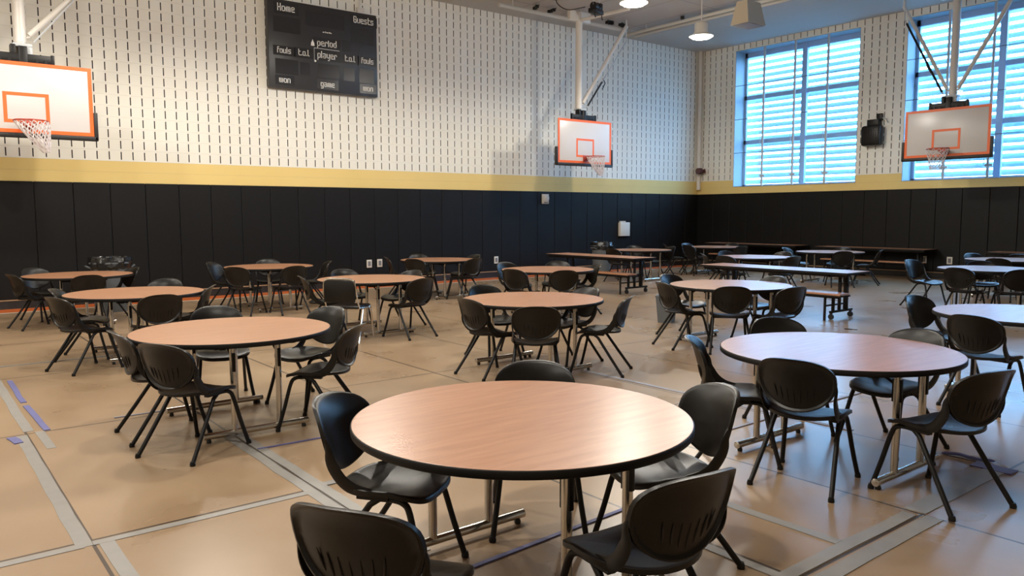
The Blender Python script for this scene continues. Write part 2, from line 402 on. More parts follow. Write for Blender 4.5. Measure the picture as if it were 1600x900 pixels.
tape((-18.37, -13.0), (-18.37, -10.3), 0.068, M_TAPE, 'right strip of the wide grey tape beside the front table')
tape((-18.36, -11.80), (-17.9, -11.80), 0.06, M_TAPE, 'short grey tape running right from the wide tape crossing')
tape((-17.26, -14.36), (-16.0, -14.36), 0.085, M_TAPE, 'nearer grey tape strip at the bottom right corner crossing')
tape((-17.26, -14.24), (-16.04, -14.24), 0.075, M_TAPE, 'farther grey tape strip at the bottom right corner crossing')
tape((-15.98, -14.24), (-14.9, -14.24), 0.12, M_TAPE, 'grey tape under the chair at the lower right edge')
tape((-16.70, -14.2), (-16.70, -12.0), 0.065, M_TAPE, 'thin pale tape passing under the right chairs of the front table')
tape((-17.25, -14.9), (-17.25, -13.6), 0.055, M_TAPE, 'thin grey tape at the bottom edge below the near right chair')
tape((-14.72, -13.2), (-14.72, -10.3), 0.05, M_PTAPE, 'pale blue tape line right of the middle round table')
#tape((-14.78, -9.9), (-15.9, -8.2), 0.04, M_PTAPE, 'faint blue tape behind the middle round table')
tape((-19.50, -7.05), (-19.51, -8.2), 0.045, M_BTAPE, 'upper blue tape dash at the left edge of the floor')
tape((-19.51, -8.35), (-19.48, -9.35), 0.045, M_BTAPE, 'lower blue tape dash at the left edge of the floor')
tape((-19.72, -9.42), (-19.69, -9.62), 0.06, M_BTAPE, 'small blue tape scrap left of the long grey strip')
tape((-18.45, -13.29), (-17.2, -13.22), 0.028, M_BTAPE, 'thin blue tape under the front round table')
tape((-18.40, -10.84), (-17.3, -10.88), 0.02, M_BTAPE, 'thin violet tape left of the front table')
tape((-14.85, -14.10), (-14.85, -14.34), 0.12, M_BTAPE, 'blue tape patch at the right edge beside the last chair')
tape((-15.9, -12.6), (-13.2, -12.6), 0.03, M_PTAPE, 'pale blue line behind the front right table')
tape((-19.0, -9.28), (-17.9, -9.28), 0.02, M_PTAPE, 'faint violet seam tape under the second left table')
tape((-19.8, -6.15), (-17.5, -6.15), 0.03, M_TAPE, 'thin pale line under the third left table')

# ---------------------------------------------------------------- chairs
def build_chair():
    t = thing('stacking_chair', '', 'chair')
    hx, hz, zc, ex = 0.228, 0.142, 0.667, 2.6
    def yb(z): return -0.236-0.085*((z-0.5)/0.3)-0.02*max(0, (z-0.72)/0.08)**2
    def px(th, r):
        c, s_ = math.cos(th), math.sin(th)
        e = ex if s_ > 0 else 2.05; hq = hz if s_ > 0 else 0.190
        x = hx*r*math.copysign(abs(c)**(2/e), c); z = zc+hq*r*math.copysign(abs(s_)**(2/e), s_)
        return x, z, yb(z)+0.07*(x/hx)**2
    R = [0, .2, .4, .6, .78, .9, .96, 1.0]; n = 40; mb = MB(); V = []; Fc = []
    def layer(side):
        st = len(V)
        for i, r in enumerate(R):
            for k in range(n if r else 1):
                x, z, y = px(2*PI*k/n, r)
                if side: y -= 0.010+(0.014 if r > 0.95 else 0)
                else: y -= 0.004*(r > 0.99)
                V.append((x, y, z))
        def idx(i, k): return st if i == 0 else st+1+(i-1)*n+k % n
        for i in range(len(R)-1):
            for k in range(n):
                if i == 0: Fc.append((idx(0, 0), idx(1, k), idx(1, k+1)))
                else: Fc.append((idx(i, k), idx(i+1, k), idx(i+1, k+1), idx(i, k+1)))
        return idx
    a = layer(0); b = layer(1)
    for k in range(n): Fc.append((a(len(R)-1, k), a(len(R)-1, k+1), b(len(R)-1, k+1), b(len(R)-1, k)))
    mb.add(V, Fc)
    for k in range(7):                                     # moulded flutes low on the rear face
        x = (k-3)*0.034; zz0 = 0.515+0.014*abs(k-3); zz1 = 0.615+0.008*abs(k-3)
        pts = [(x*(1+0.15*j/4), yb(zz0+(zz1-zz0)*j/4)+0.07*(x/hx)**2-0.0105, zz0+(zz1-zz0)*j/4) for j in range(5)]
        mb.tube(pts, [0.001, 0.004, 0.0045, 0.003, 0.001], 6)
    mb.build('backrest', M_BLACKPL, t, ang=50)
    for sx in (-1, 1):                                     # side arms sweeping down into the seat
        pts = smoothpath([(sx*0.219, yb(0.66)+0.056, 0.665), (sx*0.222, yb(0.62)+0.062, 0.62), (sx*0.215, -0.200, 0.56), (sx*0.212, -0.155, 0.49), (sx*0.205, -0.10, 0.452), (sx*0.195, -0.02, 0.436)], 4)
        m_ = len(pts); wd = [0.006+0.024*min(1, (i/(m_-1))*2.2)*(1-0.35*max(0, (i/(m_-1)-0.75)*4)) for i in range(m_)]
        MB().tube(pts, 0.01, 10, flat=([0.0075]*m_, wd, (1, 0, 0))).build('back_support', M_BLACKPL, t)
    # seat
    sx_, sy_ = 0.228, 0.222; V = []; Fc = []; mb = MB()
    def sp(th, r):
        c, s_ = math.cos(th), math.sin(th); e = 4.2 if s_ > 0 else 2.3
        x = sx_*r*math.copysign(abs(c)**(2/e), c); y = sy_*r*math.copysign(abs(s_)**(2/e), s_)
        z = 0.447-0.016*(1-min(1, r*r))-0.010*math.cos(x/sx_*PI)*0.4
        if y > 0.10: z -= 0.030*((y-0.10)/0.12)**2
        if y < -0.08: z += 0.006*((-y-0.08)/0.14)
        z += 0.010*(x/sx_)**2*(1 if y < 0.1 else 0.3)
        return x, y, z
    def layer2(side):
        st = len(V)
        for r in R:
            for k in range(n if r else 1):
                x, y, z = sp(2*PI*k/n, r)
                if side: z -= 0.012+(0.012 if r > 0.95 else 0)
                elif r > 0.99: z -= 0.005
                V.append((x, y, z))
        def idx(i, k): return st if i == 0 else st+1+(i-1)*n+k % n
        for i in range(len(R)-1):
            for k in range(n):
                if i == 0: Fc.append((idx(0, 0), idx(1, k), idx(1, k+1)))
                else: Fc.append((idx(i, k), idx(i+1, k), idx(i+1, k+1), idx(i, k+1)))
        return idx
    a = layer2(0); b = layer2(1)
    for k in range(n): Fc.append((a(len(R)-1, k), a(len(R)-1, k+1), b(len(R)-1, k+1), b(len(R)-1, k)))
    mb.add(V, Fc); mb.build('seat', M_BLACKPL, t, ang=50)
    for sx in (-1, 1):
        fl = smoothpath([(sx*0.178, 0.0, 0.412), (sx*0.18, 0.07, 0.414), (sx*0.184, 0.125, 0.404), (sx*0.19, 0.158, 0.36), (sx*0.212, 0.203, 0.18), (sx*0.236, 0.248, 0.012)], 4)
        mb = MB().tube(fl, 0.0145, 10); mb.lathe([(0.018, 0.0), (0.019, 0.012), (0.014, 0.03)], 10, (sx*0.2365, 0.249, 0)); mb.build('leg', M_BLACKMT, t)
        rl = [(sx*0.186, 0.01, 0.412), (sx*0.190, -0.03, 0.385), (sx*0.214, -0.165, 0.19), (sx*0.238, -0.292, 0.012)]
        mb = MB().tube(rl, 0.0145, 10); mb.lathe([(0.018, 0.0), (0.019, 0.012), (0.014, 0.03)], 10, (sx*0.2385, -0.293, 0)); mb.build('leg', M_BLACKMT, t)
    mb = MB().tube([(-0.19, 0.0, 0.405), (0.19, 0.0, 0.405)], 0.012, 8).tube([(-0.18, 0.08, 0.408), (0.18, 0.08, 0.408)], 0.010, 8)
    mb.box(-0.20, -0.165, -0.09, 0.06, 0.408, 0.43).box(0.165, 0.20, -0.09, 0.06, 0.408, 0.43); mb.build('underframe', M_BLACKMT, t)
    return t

TC = {1:(-18.155,-13.49),2:(-18.257,-9.985),3:(-18.137,-6.27),4:(-18.15,-2.75),5:(-15.2,-2.8),6:(-15.08,-6.33),7:(-11.85,-3.05),8:(-11.99,-6.53),9:(-15.02,-9.79),10:(-12.04,-10.12),11:(-15.44,-13.46),12:(-12.41,-13.56),13:(-6.50,-11.05),14:(-6.33,-6.53),15:(-2.95,-2.95),16:(-5.75,-2.85),17:(-3.2,-6.42),18:(-3.57,-10.3)}
TN = {1:'the nearest round table',2:'the second round table back on the left',3:'the third round table back on the left',4:'the farthest left table beside the bagged bin',
5:'the round table below the left of the scoreboard',6:'the round table that also has the chrome chair',7:'the far table by the pair of outlets',8:'the round table before the left bench table',
9:'the middle round table behind the nearest one',10:'the round table before the right bench table',11:'the large front right table',12:'the round table cut by the right edge',
13:'the far right table with the lone pulled-out chair',14:'the far table behind the right bench table',15:'the farthest table near the room corner',16:'the far table beside the grey wall bin',17:'the far table before the wall benches',18:'the farthest table at the right edge'}
# table, distance of the back from the table centre, bearing in degrees, twist, where
CH = [(1, 0.91, 133, -8, 'far left'),(1, 1.36, -152, 3, 'near left'),(1, 0.96, 47, 6, 'far'),(1, 1.03, -21, 0, 'right'),(1, 1.12, -97, 0, 'near right'),
(2, 1.08, -135, -15, 'near left'),(2, 0.86, -180, 0, 'left'),(2, 1.13, 79, 0, 'far'),(2, 1.1, 20, 0, 'far right'),(2, 1.06, -48, 0, 'near right'),
(3, 1.19, -143, -15, 'near left'),(3, 0.86, 159, 0, 'left'),(3, 1.18, -90, 0, 'near right'),(3, 1.14, 58, 0, 'far'),(3, 0.86, -25, 0, 'right'),
(4, 0.95, -165, 0, 'left'),(4, 1.18, 114, 0, 'far left'),(4, 1.18, -93, 0, 'near'),(4, 0.86, 12, 0, 'right'),
(5, 1.11, 133, 0, 'left'),(5, 1.18, -138, 0, 'near left'),(5, 1.17, 70, 0, 'far'),(5, 1.18, -90, 0, 'near right'),(5, 1.05, -14, 0, 'right'),
(6, 0.98, 163, 0, 'left'),(6, 1.18, 84, 0, 'far left'),(6, 0.88, 16, 0, 'far right'),(6, 1.11, -80, 0, 'near right'),
(7, 1.04, 154, 0, 'left'),(7, 0.99, -152, 0, 'near left'),(7, 1.11, 81, 0, 'far left'),(7, 1.09, -82, 0, 'near right'),(7, 0.96, 3, 0, 'far right'),
(8, 1.12, 92, 0, 'far left'),(8, 1.06, -162, 0, 'left'),(8, 1.18, -118, 0, 'near'),(8, 1.19, 40, 0, 'far'),(8, 0.88, -24, 0, 'right'),
(9, 0.88, -179, 0, 'left'),(9, 1.26, -128, 0, 'near'),(9, 1.06, -57, 0, 'right'),(9, 1.09, 84, 0, 'far left'),(9, 0.86, 1, 0, 'far right'),
(10, 1.02, 163, -2, 'left'),(10, 1.07, 88, 2, 'far left'),(10, 0.98, -142, 4, 'near'),(10, 1.12, -103, 0, 'right'),(10, 0.9, -5, 0, 'far right'),
(11, 0.96, 134, -6, 'left'),(11, 0.89, -167, 0, 'near left'),(11, 1.08, 55, 0, 'far left'),(11, 0.9, -10, 0, 'far right'),(11, 1.12, -106, 0, 'near right'),
(12, 1.09, 82, 0, 'far left'),(12, 1.04, 176, 0, 'near left'),
(13, 1.5, 75, 0, 'far left'),(13, 1.19, 179, 0, 'near left'),(13, 1.18, -139, 0, 'near right'),(13, 1.06, 28, 0, 'far'),
(18, 1.09, 57, 0, 'far left'),(18, 1.0, -172, 0, 'near'),(18, 0.88, 9, 0, 'far right'),
(14, 1.18, 185, 0, 'near left'),(14, 1.18, 67, 0, 'far left'),(14, 1.18, 2, 0, 'far right'),(14, 1.12, -102, 0, 'near right'),(14, 1.07, 136, 0, 'left'),
(15, 1.0, 172, 0, 'near left'),(15, 1.1, 84, 0, 'far left'),(15, 1.0, 7, 0, 'far right'),(15, 1.18, -106, 0, 'right'),(15, 1.34, 136, 0, 'left'),
(16, 1.08, 52, 0, 'far'),(16, 0.95, -14, 0, 'right'),(16, 1.18, -174, 0, 'near left'),
(17, 1.1, 98, 0, 'left'),(17, 0.88, 10, 0, 'far'),(17, 1.18, -136, 0, 'near'),(17, 1.1, -66, 0, 'right')]
chair0 = build_chair(); used = False
for (t, d, ang, tw, where) in CH:
    a = math.radians(ang); cx, cy = TC[t]
    bx, by = cx+d*math.cos(a), cy+d*math.sin(a)           # plan position of the back's top
    hd = a+PI+math.radians(tw)                            # heading: towards the table
    o = Vector((bx, by, 0))+Vector((math.cos(hd), math.sin(hd), 0))*0.335
    lab = 'black plastic chair, %s, at %s' % (where, TN[t])
    if where in ('near', 'far'): lab = 'black plastic chair, %s side, at %s' % (where, TN[t])
    rz = hd-PI/2
    if not used: chair0.location = o; chair0.rotation_euler = (0,0,rz); chair0['label'] = lab; chair0['group'] = 'black stacking chairs'; used = True
    else: dup(chair0, o, rz, lab, 'black stacking chairs')

# chrome framed chair at table 6
def chrome_chair(loc, rz):
    t = thing('stacking_chair', 'chrome-framed chair with square black back at the left middle table', 'chair', loc, rz, None)
    MB().bevbox(-0.212, 0.212, -0.29, -0.245, 0.52, 0.812, 0.02).build('backrest', M_BLACKPL, t)
    MB().bevbox(-0.22, 0.22, -0.2, 0.22, 0.43, 0.465, 0.016).build('seat', M_BLACKPL, t)
    fr = smoothpath([(-0.225, -0.17, 0.44), (-0.222, -0.235, 0.58), (-0.215, -0.27, 0.74), (-0.17, -0.28, 0.815), (0, -0.28, 0.825), (0.17, -0.28, 0.815), (0.215, -0.27, 0.74), (0.222, -0.235, 0.58), (0.225, -0.17, 0.44)], 5)
    MB().tube(fr, 0.012, 8).build('back_frame', M_CHROME, t)
    MB().tube([(-0.225, -0.17, 0.44), (-0.225, 0.2, 0.42)], 0.012, 8).tube([(0.225, -0.17, 0.44), (0.225, 0.2, 0.42)], 0.012, 8).tube([(-0.225, 0.0, 0.425), (0.225, 0.0, 0.425)], 0.01, 8).build('underframe', M_CHROME, t)
    for sx in (-1, 1):
        MB().tube(smoothpath([(sx*0.225, 0.12, 0.425), (sx*0.228, 0.2, 0.40), (sx*0.24, 0.25, 0.0)], 4), 0.012, 8).build('leg', M_CHROME, t)
        MB().tube([(sx*0.225, -0.05, 0.43), (sx*0.24, -0.25, 0.0)], 0.012, 8).build('leg', M_CHROME, t)
    return t
_a = math.radians(-140); _b = Vector((TC[6][0]+1.10*math.cos(_a), TC[6][1]+1.10*math.sin(_a), 0)); _h = _a+PI
chrome_chair(_b+Vector((math.cos(_h), math.sin(_h), 0))*0.28, _h-PI/2)

# ---------------------------------------------------------------- round tables
def build_table():
    t = thing('round_table', '', 'table'); R_ = 0.752
    MB().lathe([(R_-0.004, 0.708), (R_-0.004, 0.7398), (R_-0.007, 0.741)], 96).build('tabletop', M_LAM, t, ang=4)
    MB().lathe([(R_-0.02, 0.706), (R_-0.004, 0.7055), (R_+0.001, 0.710), (R_+0.001, 0.736), (R_-0.003, 0.7405), (R_-0.0045, 0.7405)], 96, cap=False).build('edge_band', M_EDGE, t, ang=60)
    mb = MB().box(-0.28, -0.24, -0.56, 0.56, 0.675, 0.706).box(0.24, 0.28, -0.56, 0.56, 0.675, 0.706).box(-0.3, 0.3, -0.50, -0.46, 0.672, 0.706).box(-0.3, 0.3, 0.46, 0.50, 0.672, 0.706)
    mb.build('apron', M_BLACKMT, t, smooth=False)
    for sy in (-1, 1):
        y = sy*0.485
        for sx in (-1, 1):
            MB().tube([(sx*0.17, y, 0.05), (sx*0.17, y, 0.69)], 0.0225, 16).build('post', M_CHROME, t)
            br = MB().tube([(sx*0.17, y, 0.60), (sx*0.17, y-sy*0.16, 0.69)], 0.009, 8); br.bevbox(sx*0.17-0.012, sx*0.17+0.012, y-0.03, y+0.03, 0.50, 0.64, 0.004); br.build('brace', M_BLACKMT, t)
        ft = MB().tube([(-0.40, y, 0.048), (-0.397, y, 0.048), (0.397, y, 0.048), (0.40, y, 0.048)], [0.018, 0.024, 0.024, 0.018], 16).build('foot', M_CHROME, t)
        for sx in (-1, 1): MB().lathe([(0.016, 0), (0.018, 0.01), (0.012, 0.03)], 12, (sx*0.36, y, 0)).build('glide', M_RUBBER, ft)
    return t
TL = {1:'large round wood-grain folding table nearest the camera',2:'round wood-grain table, second back on the left side',3:'round wood-grain table, third back on the left side',
4:'round wood-grain table farthest back at the left edge',5:'round wood-grain table by the wall below the scoreboard',6:'round wood-grain table with the chrome-framed chair beside it',
7:'round wood-grain table by the wall near the twin outlets',8:'round wood-grain table just before the left bench table',9:'round wood-grain table in the middle behind the nearest one',
10:'round table half shiny with window light before the right bench table',11:'large round table at front right with pale blue window shine',12:'round table cut off by the right edge, shining pale blue',
13:'pale shining round table at the far right with a lone chair left of it',14:'pale blue round table just behind the right bench table',15:'round table farthest back near the corner of the room',
16:'round table beside the grey bin at the back wall',17:'dim round table before the benches along the window wall',18:'dim round table farthest back at the right edge'}
t0 = build_table()
for k in range(1, 19):
    if k == 1: t0.location = (*TC[1], 0); t0['label'] = TL[1]; t0['group'] = 'round folding tables'
    else: dup(t0, (*TC[k], 0), 0, TL[k], 'round folding tables')

# ---------------------------------------------------------------- bench tables
def bench_table(loc, L, label):
    """long axis Y; the bench hangs on the -X side"""
    t = thing('bench_table', label, 'table', loc, 0, 'convertible bench tables'); h = L/2
    MB().box(-0.345, 0.345, -h+0.006, h-0.006, 0.712, 0.741).build('tabletop', M_LAM, t, smooth=False)
    e = MB().box(-0.352, -0.346, -h, h, 0.708, 0.7405).box(0.346, 0.352, -h, h, 0.708, 0.7405).box(-0.352, 0.352, -h, -h+0.006, 0.708, 0.7405).box(-0.352, 0.352, h-0.006, h, 0.708, 0.7405)
    e.box(-0.28, -0.24, -h+0.05, h-0.05, 0.67, 0.71).box(0.24, 0.28, -h+0.05, h-0.05, 0.67, 0.71); e.build('edge_band', M_EDGE, t, smooth=False)
    bs = MB().bevbox(-0.50, -0.22, -h+0.02, h-0.28, 0.405, 0.435, 0.006).build('bench_seat', M_LAM, t, smooth=False)
    MB().box(-0.505, -0.215, -h+0.015, h-0.275, 0.385, 0.404).box(-0.38, -0.34, -h+0.1, h-0.35, 0.35, 0.386).build('bench_edge', M_EDGE, bs, smooth=False)
    for sy in (-1, 1):
        y = sy*(h-0.33)
        f = MB().bevbox(0.20, 0.26, y-0.03, y+0.03, 0.12, 0.70, 0.006).bevbox(0.02, 0.06, y-0.02, y+0.02, 0.12, 0.69, 0.004)
        f.bevbox(-0.22, 0.42, y-0.02, y+0.02, 0.10, 0.135, 0.005).bevbox(-0.16, -0.12, y-0.02, y+0.02, 0.12, 0.40, 0.004).bevbox(-0.35, 0.22, y-0.015, y+0.015, 0.215, 0.24, 0.004).bevbox(-0.28, 0.28, y-0.02, y+0.02, 0.66, 0.70, 0.004)
        f.bevbox(0.0, 0.24, y-0.015, y+0.015, 0.33, 0.40, 0.005)
        f.build('leg_frame', M_BLACKMT, t, ang=30)
        MB().tube(smoothpath([(-0.30, y, 0.385), (-0.355, y, 0.375), (-0.375, y, 0.33), (-0.378, y, 0.0)], 4), 0.02, 10).build('bench_leg', M_BLACKMT, t)
        for x in (-0.19, 0.38):
            MB().tube([(x-0.016, y, 0.043), (x+0.016, y, 0.043)], 0.042, 16).box(x-0.022, x+0.022, y-0.012, y+0.012, 0.05, 0.105).build('caster', M_RUBBER, t)
    return t
bench_table((-8.85, -8.75, 0), 2.75, 'long narrow bench table with a bright pale top in the right half')
bench_table((-8.40, -4.05, 0), 2.70, 'long narrow bench table left of centre, before the back wall bin')
bench_table((-0.48, -2.5, 0), 3.1, 'dark bench table against the window wall nearest the room corner')
bench_table((-0.48, -6.05, 0), 2.9, 'dark bench table against the wall between the two windows')
bench_table((-0.48, -10.2, 0), 2.7, 'dark bench table against the window wall at the right edge')

# ---------------------------------------------------------------- basketball hoops
def hoop(loc, rz, label, lat, bagnet=True, strap=0.38):
    """board faces local -Y, board plane at local y = 0, centred on x = 0"""
    t = thing('basketball_hoop', label, 'basketball hoop', loc, rz, 'ceiling-hung basketball hoops'); z0, z1, hw = 2.90, 3.97, 0.915
    MB().bevbox(-hw, hw, 0.0, 0.035, z0, z1, 0.01).build('backboard', M_BOARD, t, ang=30)
    b = MB(); f0, f1, w_ = -0.004, 0.002, 0.055
    def ring(x0, x1, za, zb, w_):
        b.box(x0, x1, f0, f1, zb-w_, zb).box(x0, x1, f0, f1, za, za+w_).box(x0, x0+w_, f0, f1, za+w_, zb-w_).box(x1-w_, x1, f0, f1, za+w_, zb-w_)
    ring(-hw, hw, z0, z1, 0.055); ring(-0.305, 0.305, 3.05, 3.51, 0.05)
    b.build('painted_border', M_BORD, t, smooth=False)
    pd = MB().bevbox(-hw-0.06, hw+0.06, -0.02, 0.06, z0-0.075, z0-0.002, 0.015)
    for sx in (-1, 1): pd.bevbox(sx*(hw+0.032)-0.03, sx*(hw+0.032)+0.03, -0.02, 0.06, z0-0.07, z0+0.38, 0.015)
    pd.build('edge_padding', M_RUBBER, t)
    RZ, RY, RR = 3.05, -0.38, 0.2286
    rm = MB().tube([(RR*math.cos(2*PI*k/32), RY+RR*math.sin(2*PI*k/32), RZ) for k in range(32)], 0.011, 8, closed=True)
    rm.bevbox(-0.07, 0.07, -0.16, -0.004, 2.99, 3.055, 0.01).box(-0.075, 0.075, -0.02, -0.004, 2.93, 3.1).tube([(-0.06, -0.02, 2.97), (-0.11, RY+0.2, RZ)], 0.009, 6).tube([(0.06, -0.02, 2.97), (0.11, RY+0.2, RZ)], 0.009, 6)
    rim = rm.build('rim', M_RIM, t)
    nt = MB(); rnd = random.Random(3 if bagnet else 5)
    nlev = 8 if bagnet else 7; ns = 16 if bagnet else 12; dr = (0.20, 0.0) if bagnet else (-0.05, 0.0)
    def npt(k, l):
        f = l/nlev; th = 2*PI*(k+0.5*(l % 2))/ns
        if bagnet: r = RR*(1-0.80*f**1.2); z = RZ-0.46*f; ox = dr[0]*f*0.9
        else: r = RR*(1-0.52*f); z = RZ-0.45*f; ox = -0.03*f
        return (ox+r*math.cos(th)+rnd.uniform(-.008, .008), RY+r*math.sin(th)+rnd.uniform(-.008, .008), z+rnd.uniform(-.01, .01))
    G = [[npt(k, l) for k in range(ns)] for l in range(nlev+1)]
    for l in range(nlev):
        for k in range(ns):
            for q in ((k, k-1) if l % 2 == 0 else (k, k+1)):
                nt.tube([G[l][k], G[l+1][q % ns]], 0.0075 if bagnet else 0.0055, 5)
    if bagnet:                                                 # cloudy plastic-like second layer of the drooping net
        for l in range(nlev):
            for k in range(0, ns): nt.tube([G[l][k], G[l+1][k]], 0.006, 4)
    nt.build('net', M_NET, rim)
    # mount behind and above the board
    m1 = MB().bevbox(-0.42, 0.42, 0.04, 0.10, 3.975, 4.105, 0.006).bevbox(-0.42, -0.37, 0.035, 0.10, 3.93, 4.12, 0.006).bevbox(0.37, 0.42, 0.035, 0.10, 3.93, 4.12, 0.006)
    for x in (-0.3, -0.18, 0.18, 0.3): m1.box(x-0.02, x+0.02, 0.03, 0.1, 3.97, 4.03)
    m1.bevbox(-0.06, 0.06, 0.03, 0.14, 3.7, 4.22, 0.01).bevbox(-0.16, -0.09, 0.05, 0.2, 4.05, 4.24, 0.01)
    m1.build('mount_bracket', M_BLACKMT, t, ang=30)
    MB().bevbox(-0.12, 0.14, 0.10, 0.30, 4.22, 4.27, 0.006).bevbox(0.02, 0.14, 0.10, 0.28, 4.06, 4.22, 0.01).build('steel_bracket', M_ALU, t, ang=30)
    py = 0.25
    MB().tube([(0, py, 4.0), (0, py, 6.62)], 0.085, 20).tube([(0, py, 4.30), (0, py, 4.33)], 0.092, 20).build('mast', M_POST, t)
    bm_ = MB().bevbox(-0.35, 0.35, py-0.06, py+0.06, 6.42, 6.66, 0.01).tube([(0.0, py, 6.45), (0, py-1.7, 6.40)], 0.045, 10).tube([(0, py-1.7, 6.40), (0, py-1.7, 6.66)], 0.03, 8)
    bm_.build('hanger_frame', M_POST, t)
    for (xt, zt, r_) in lat:
        br = MB().tube([(math.copysign(0.12, xt), py-0.02, 4.42), (xt, py-0.08, zt)], r_, 10)
        br.tube([(math.copysign(0.02, xt), py, 4.36), (math.copysign(0.14, xt), py-0.02, 4.40)], 0.02, 8).tube([(xt, py-0.08, zt-0.02), (xt, py-0.08, 6.66)], 0.02, 6)
        br.build('brace', M_POST, t)
    x1 = lat[0][0]
    a = Vector((math.copysign(0.16, x1), py-0.12, 4.30)); bb = Vector((x1*0.92, py-0.2, 6.1))
    MB().tube([a, bb], 0.014, 8).tube([bb, (bb.x, bb.y, 6.66)], 0.012, 6).build('lift_rod', M_ALU, t)
    if strap: MB().tube([a+(bb-a)*0.03, a+(bb-a)*strap], 0.024, 8).tube([a+(bb-a)*0.42, a+(bb-a)*0.44+Vector((0.03, 0, -0.12)), a+(bb-a)*0.36+Vector((0.05, 0, -0.14))], 0.014, 6).build('lift_sleeve', M_BLACKMT, t)
    return t
hoop((-18.6, -1.95, 0), 0, 'basketball hoop with orange-edged white board at the upper left edge', [(1.75, 6.2, 0.045)], True, 0)
hoop((-6.53, -1.65, 0), 0, 'basketball hoop with bunched net hanging in the middle of the back wall', [(1.62, 6.52, 0.05)])
hoop((-1.60, -8.19, 0), -PI/2, 'basketball hoop with loose white net before the right window', [(-1.15, 6.45, 0.04), (1.35, 6.55, 0.045)], False, 0.95)

# ---------------------------------------------------------------- scoreboard
sb = thing('scoreboard', 'black gym scoreboard on the cream block wall', 'scoreboard', (-12.80, 0, 0))
MB().bevbox(-1.25, 1.25, -0.155, -0.002, 4.265, 6.06, 0.012).build('cabinet', M_SCORE, sb, ang=30)
def sbx(u): return 0
GL = {  # squared digital style glyphs as strokes on a 4 x 6 grid (baseline 0, x height 4)
'H': [[(0,0),(0,6)],[(3,0),(3,6)],[(0,3),(3,3)]], 'o': [[(0,0),(3,0),(3,4),(0,4),(0,0)]], 'm': [[(0,0),(0,4),(4,4),(4,0)],[(2,0),(2,4)]],
'e': [[(3,0),(0,0),(0,4),(3,4),(3,2),(0,2)]], 'G': [[(3,4.6),(3,6),(0,6),(0,0),(3,0),(3,3),(1.6,3)]], 'u': [[(0,4),(0,0),(3,0),(3,4)]],
's': [[(0,0),(3,0),(3,2),(0,2),(0,4),(3,4)]], 't': [[(0.3,6),(0.3,0),(2.4,0)],[(0.3,4),(2.2,4)]], 'p': [[(0,-2),(0,4),(3,4),(3,0),(0,0)]],
'r': [[(0,0),(0,4),(2.6,4),(2.6,3)]], 'i': [[(0,0),(0,5.4)]], 'd': [[(3,6),(3,0),(0,0),(0,4),(3,4)]], 'f': [[(0.3,0),(0.3,6),(2.2,6)],[(0.3,4),(2.0,4)]],
'l': [[(0,6),(0,0)]], 'a': [[(0,4),(3,4),(3,0),(0,0),(0,2),(3,2)]], 'y': [[(0,4),(0,0.5),(3,0.5)],[(3,4),(3,-2),(1.4,-2)]], 'g': [[(3,0),(0,0),(0,4),(3,4),(3,-2),(0.4,-2)]],
'w': [[(0,4),(0,0),(4,0),(4,4)],[(2,0),(2,4)]], 'n': [[(0,0),(0,4),(3,4),(3,0)]], '.': [[(0,0),(0,0.35)]], 'L': [[(0,6),(0,0),(1.5,0)]]}
ADV = {'H':4.6,'m':5.6,'w':5.6,'i':1.9,'l':1.9,'.':1.9,'t':3.7,'f':3.5,'r':4.0,'L':2.6}
def word(txt, x, z, unit, name='lettering'):
    """x is the left edge, z the baseline, on the cabinet face"""
    mb = MB(); cx = x; h = unit*0.40
    for ch in txt:
        for st in GL[ch]:
            for p_, q_ in zip(st[:-1], st[1:]):
                x0, x1 = sorted((p_[0], q_[0])); za, zb = sorted((p_[1], q_[1]))
                mb.box(cx+x0*unit*0.86-h, cx+x1*unit*0.86+h, -0.160, -0.154, z+za*unit-h, z+zb*unit+h)
        cx += ADV.get(ch, 4.5)*unit*0.90
    return mb, cx-x
def label_word(txt, xc, z, unit, dark=True):
    mb, wd = word(txt, 0, 0, unit); wd -= unit
    mb.v = [(v[0]+xc-wd/2, v[1], v[2]+z) for v in mb.v]
    if dark: MB().box(xc-wd/2-0.09, xc+wd/2+0.09, -0.157, -0.154, z-unit*3, z+unit*7.6).build('label_plate', M_SCORE2, sb, smooth=False)
    mb.build('lettering', M_LETTER, sb, smooth=False)
for txt, xc, z, u in (('Home', -0.85, 5.84, .0225), ('Guests', 0.93, 5.84, .0212), ('period', 0.045, 5.235, .0215), ('fouls', -0.92, 4.985, .0185), ('t.o.L', -0.49, 4.985, .0195), ('player', 0.045, 4.985, .0215),
                      ('t.o.L', 0.58, 4.985, .0195), ('fouls', 1.005, 4.985, .0185), ('won', -0.92, 4.385, .0195), ('game', 0.04, 4.385, .0195), ('won', 1.01, 4.385, .0195)):
    label_word(txt, xc, z, u)
MB().box(-0.26, 0.33, -0.162, -0.154, 5.165, 5.18).box(-0.26, -0.25, -0.162, -0.154, 4.9, 5.165).build('divider_line', M_ALU, sb, smooth=False)
mk = MB()
for k, wd in enumerate((.025, .012, .02, .03, .014, .026, .03)): mk.box(-0.05+0.03*k, -0.05+0.03*k+wd*0.85, -0.16, -0.154, 5.515, 5.532+0.006*(k % 3))
mk.build('maker_mark', M_LETTER, sb, smooth=False)
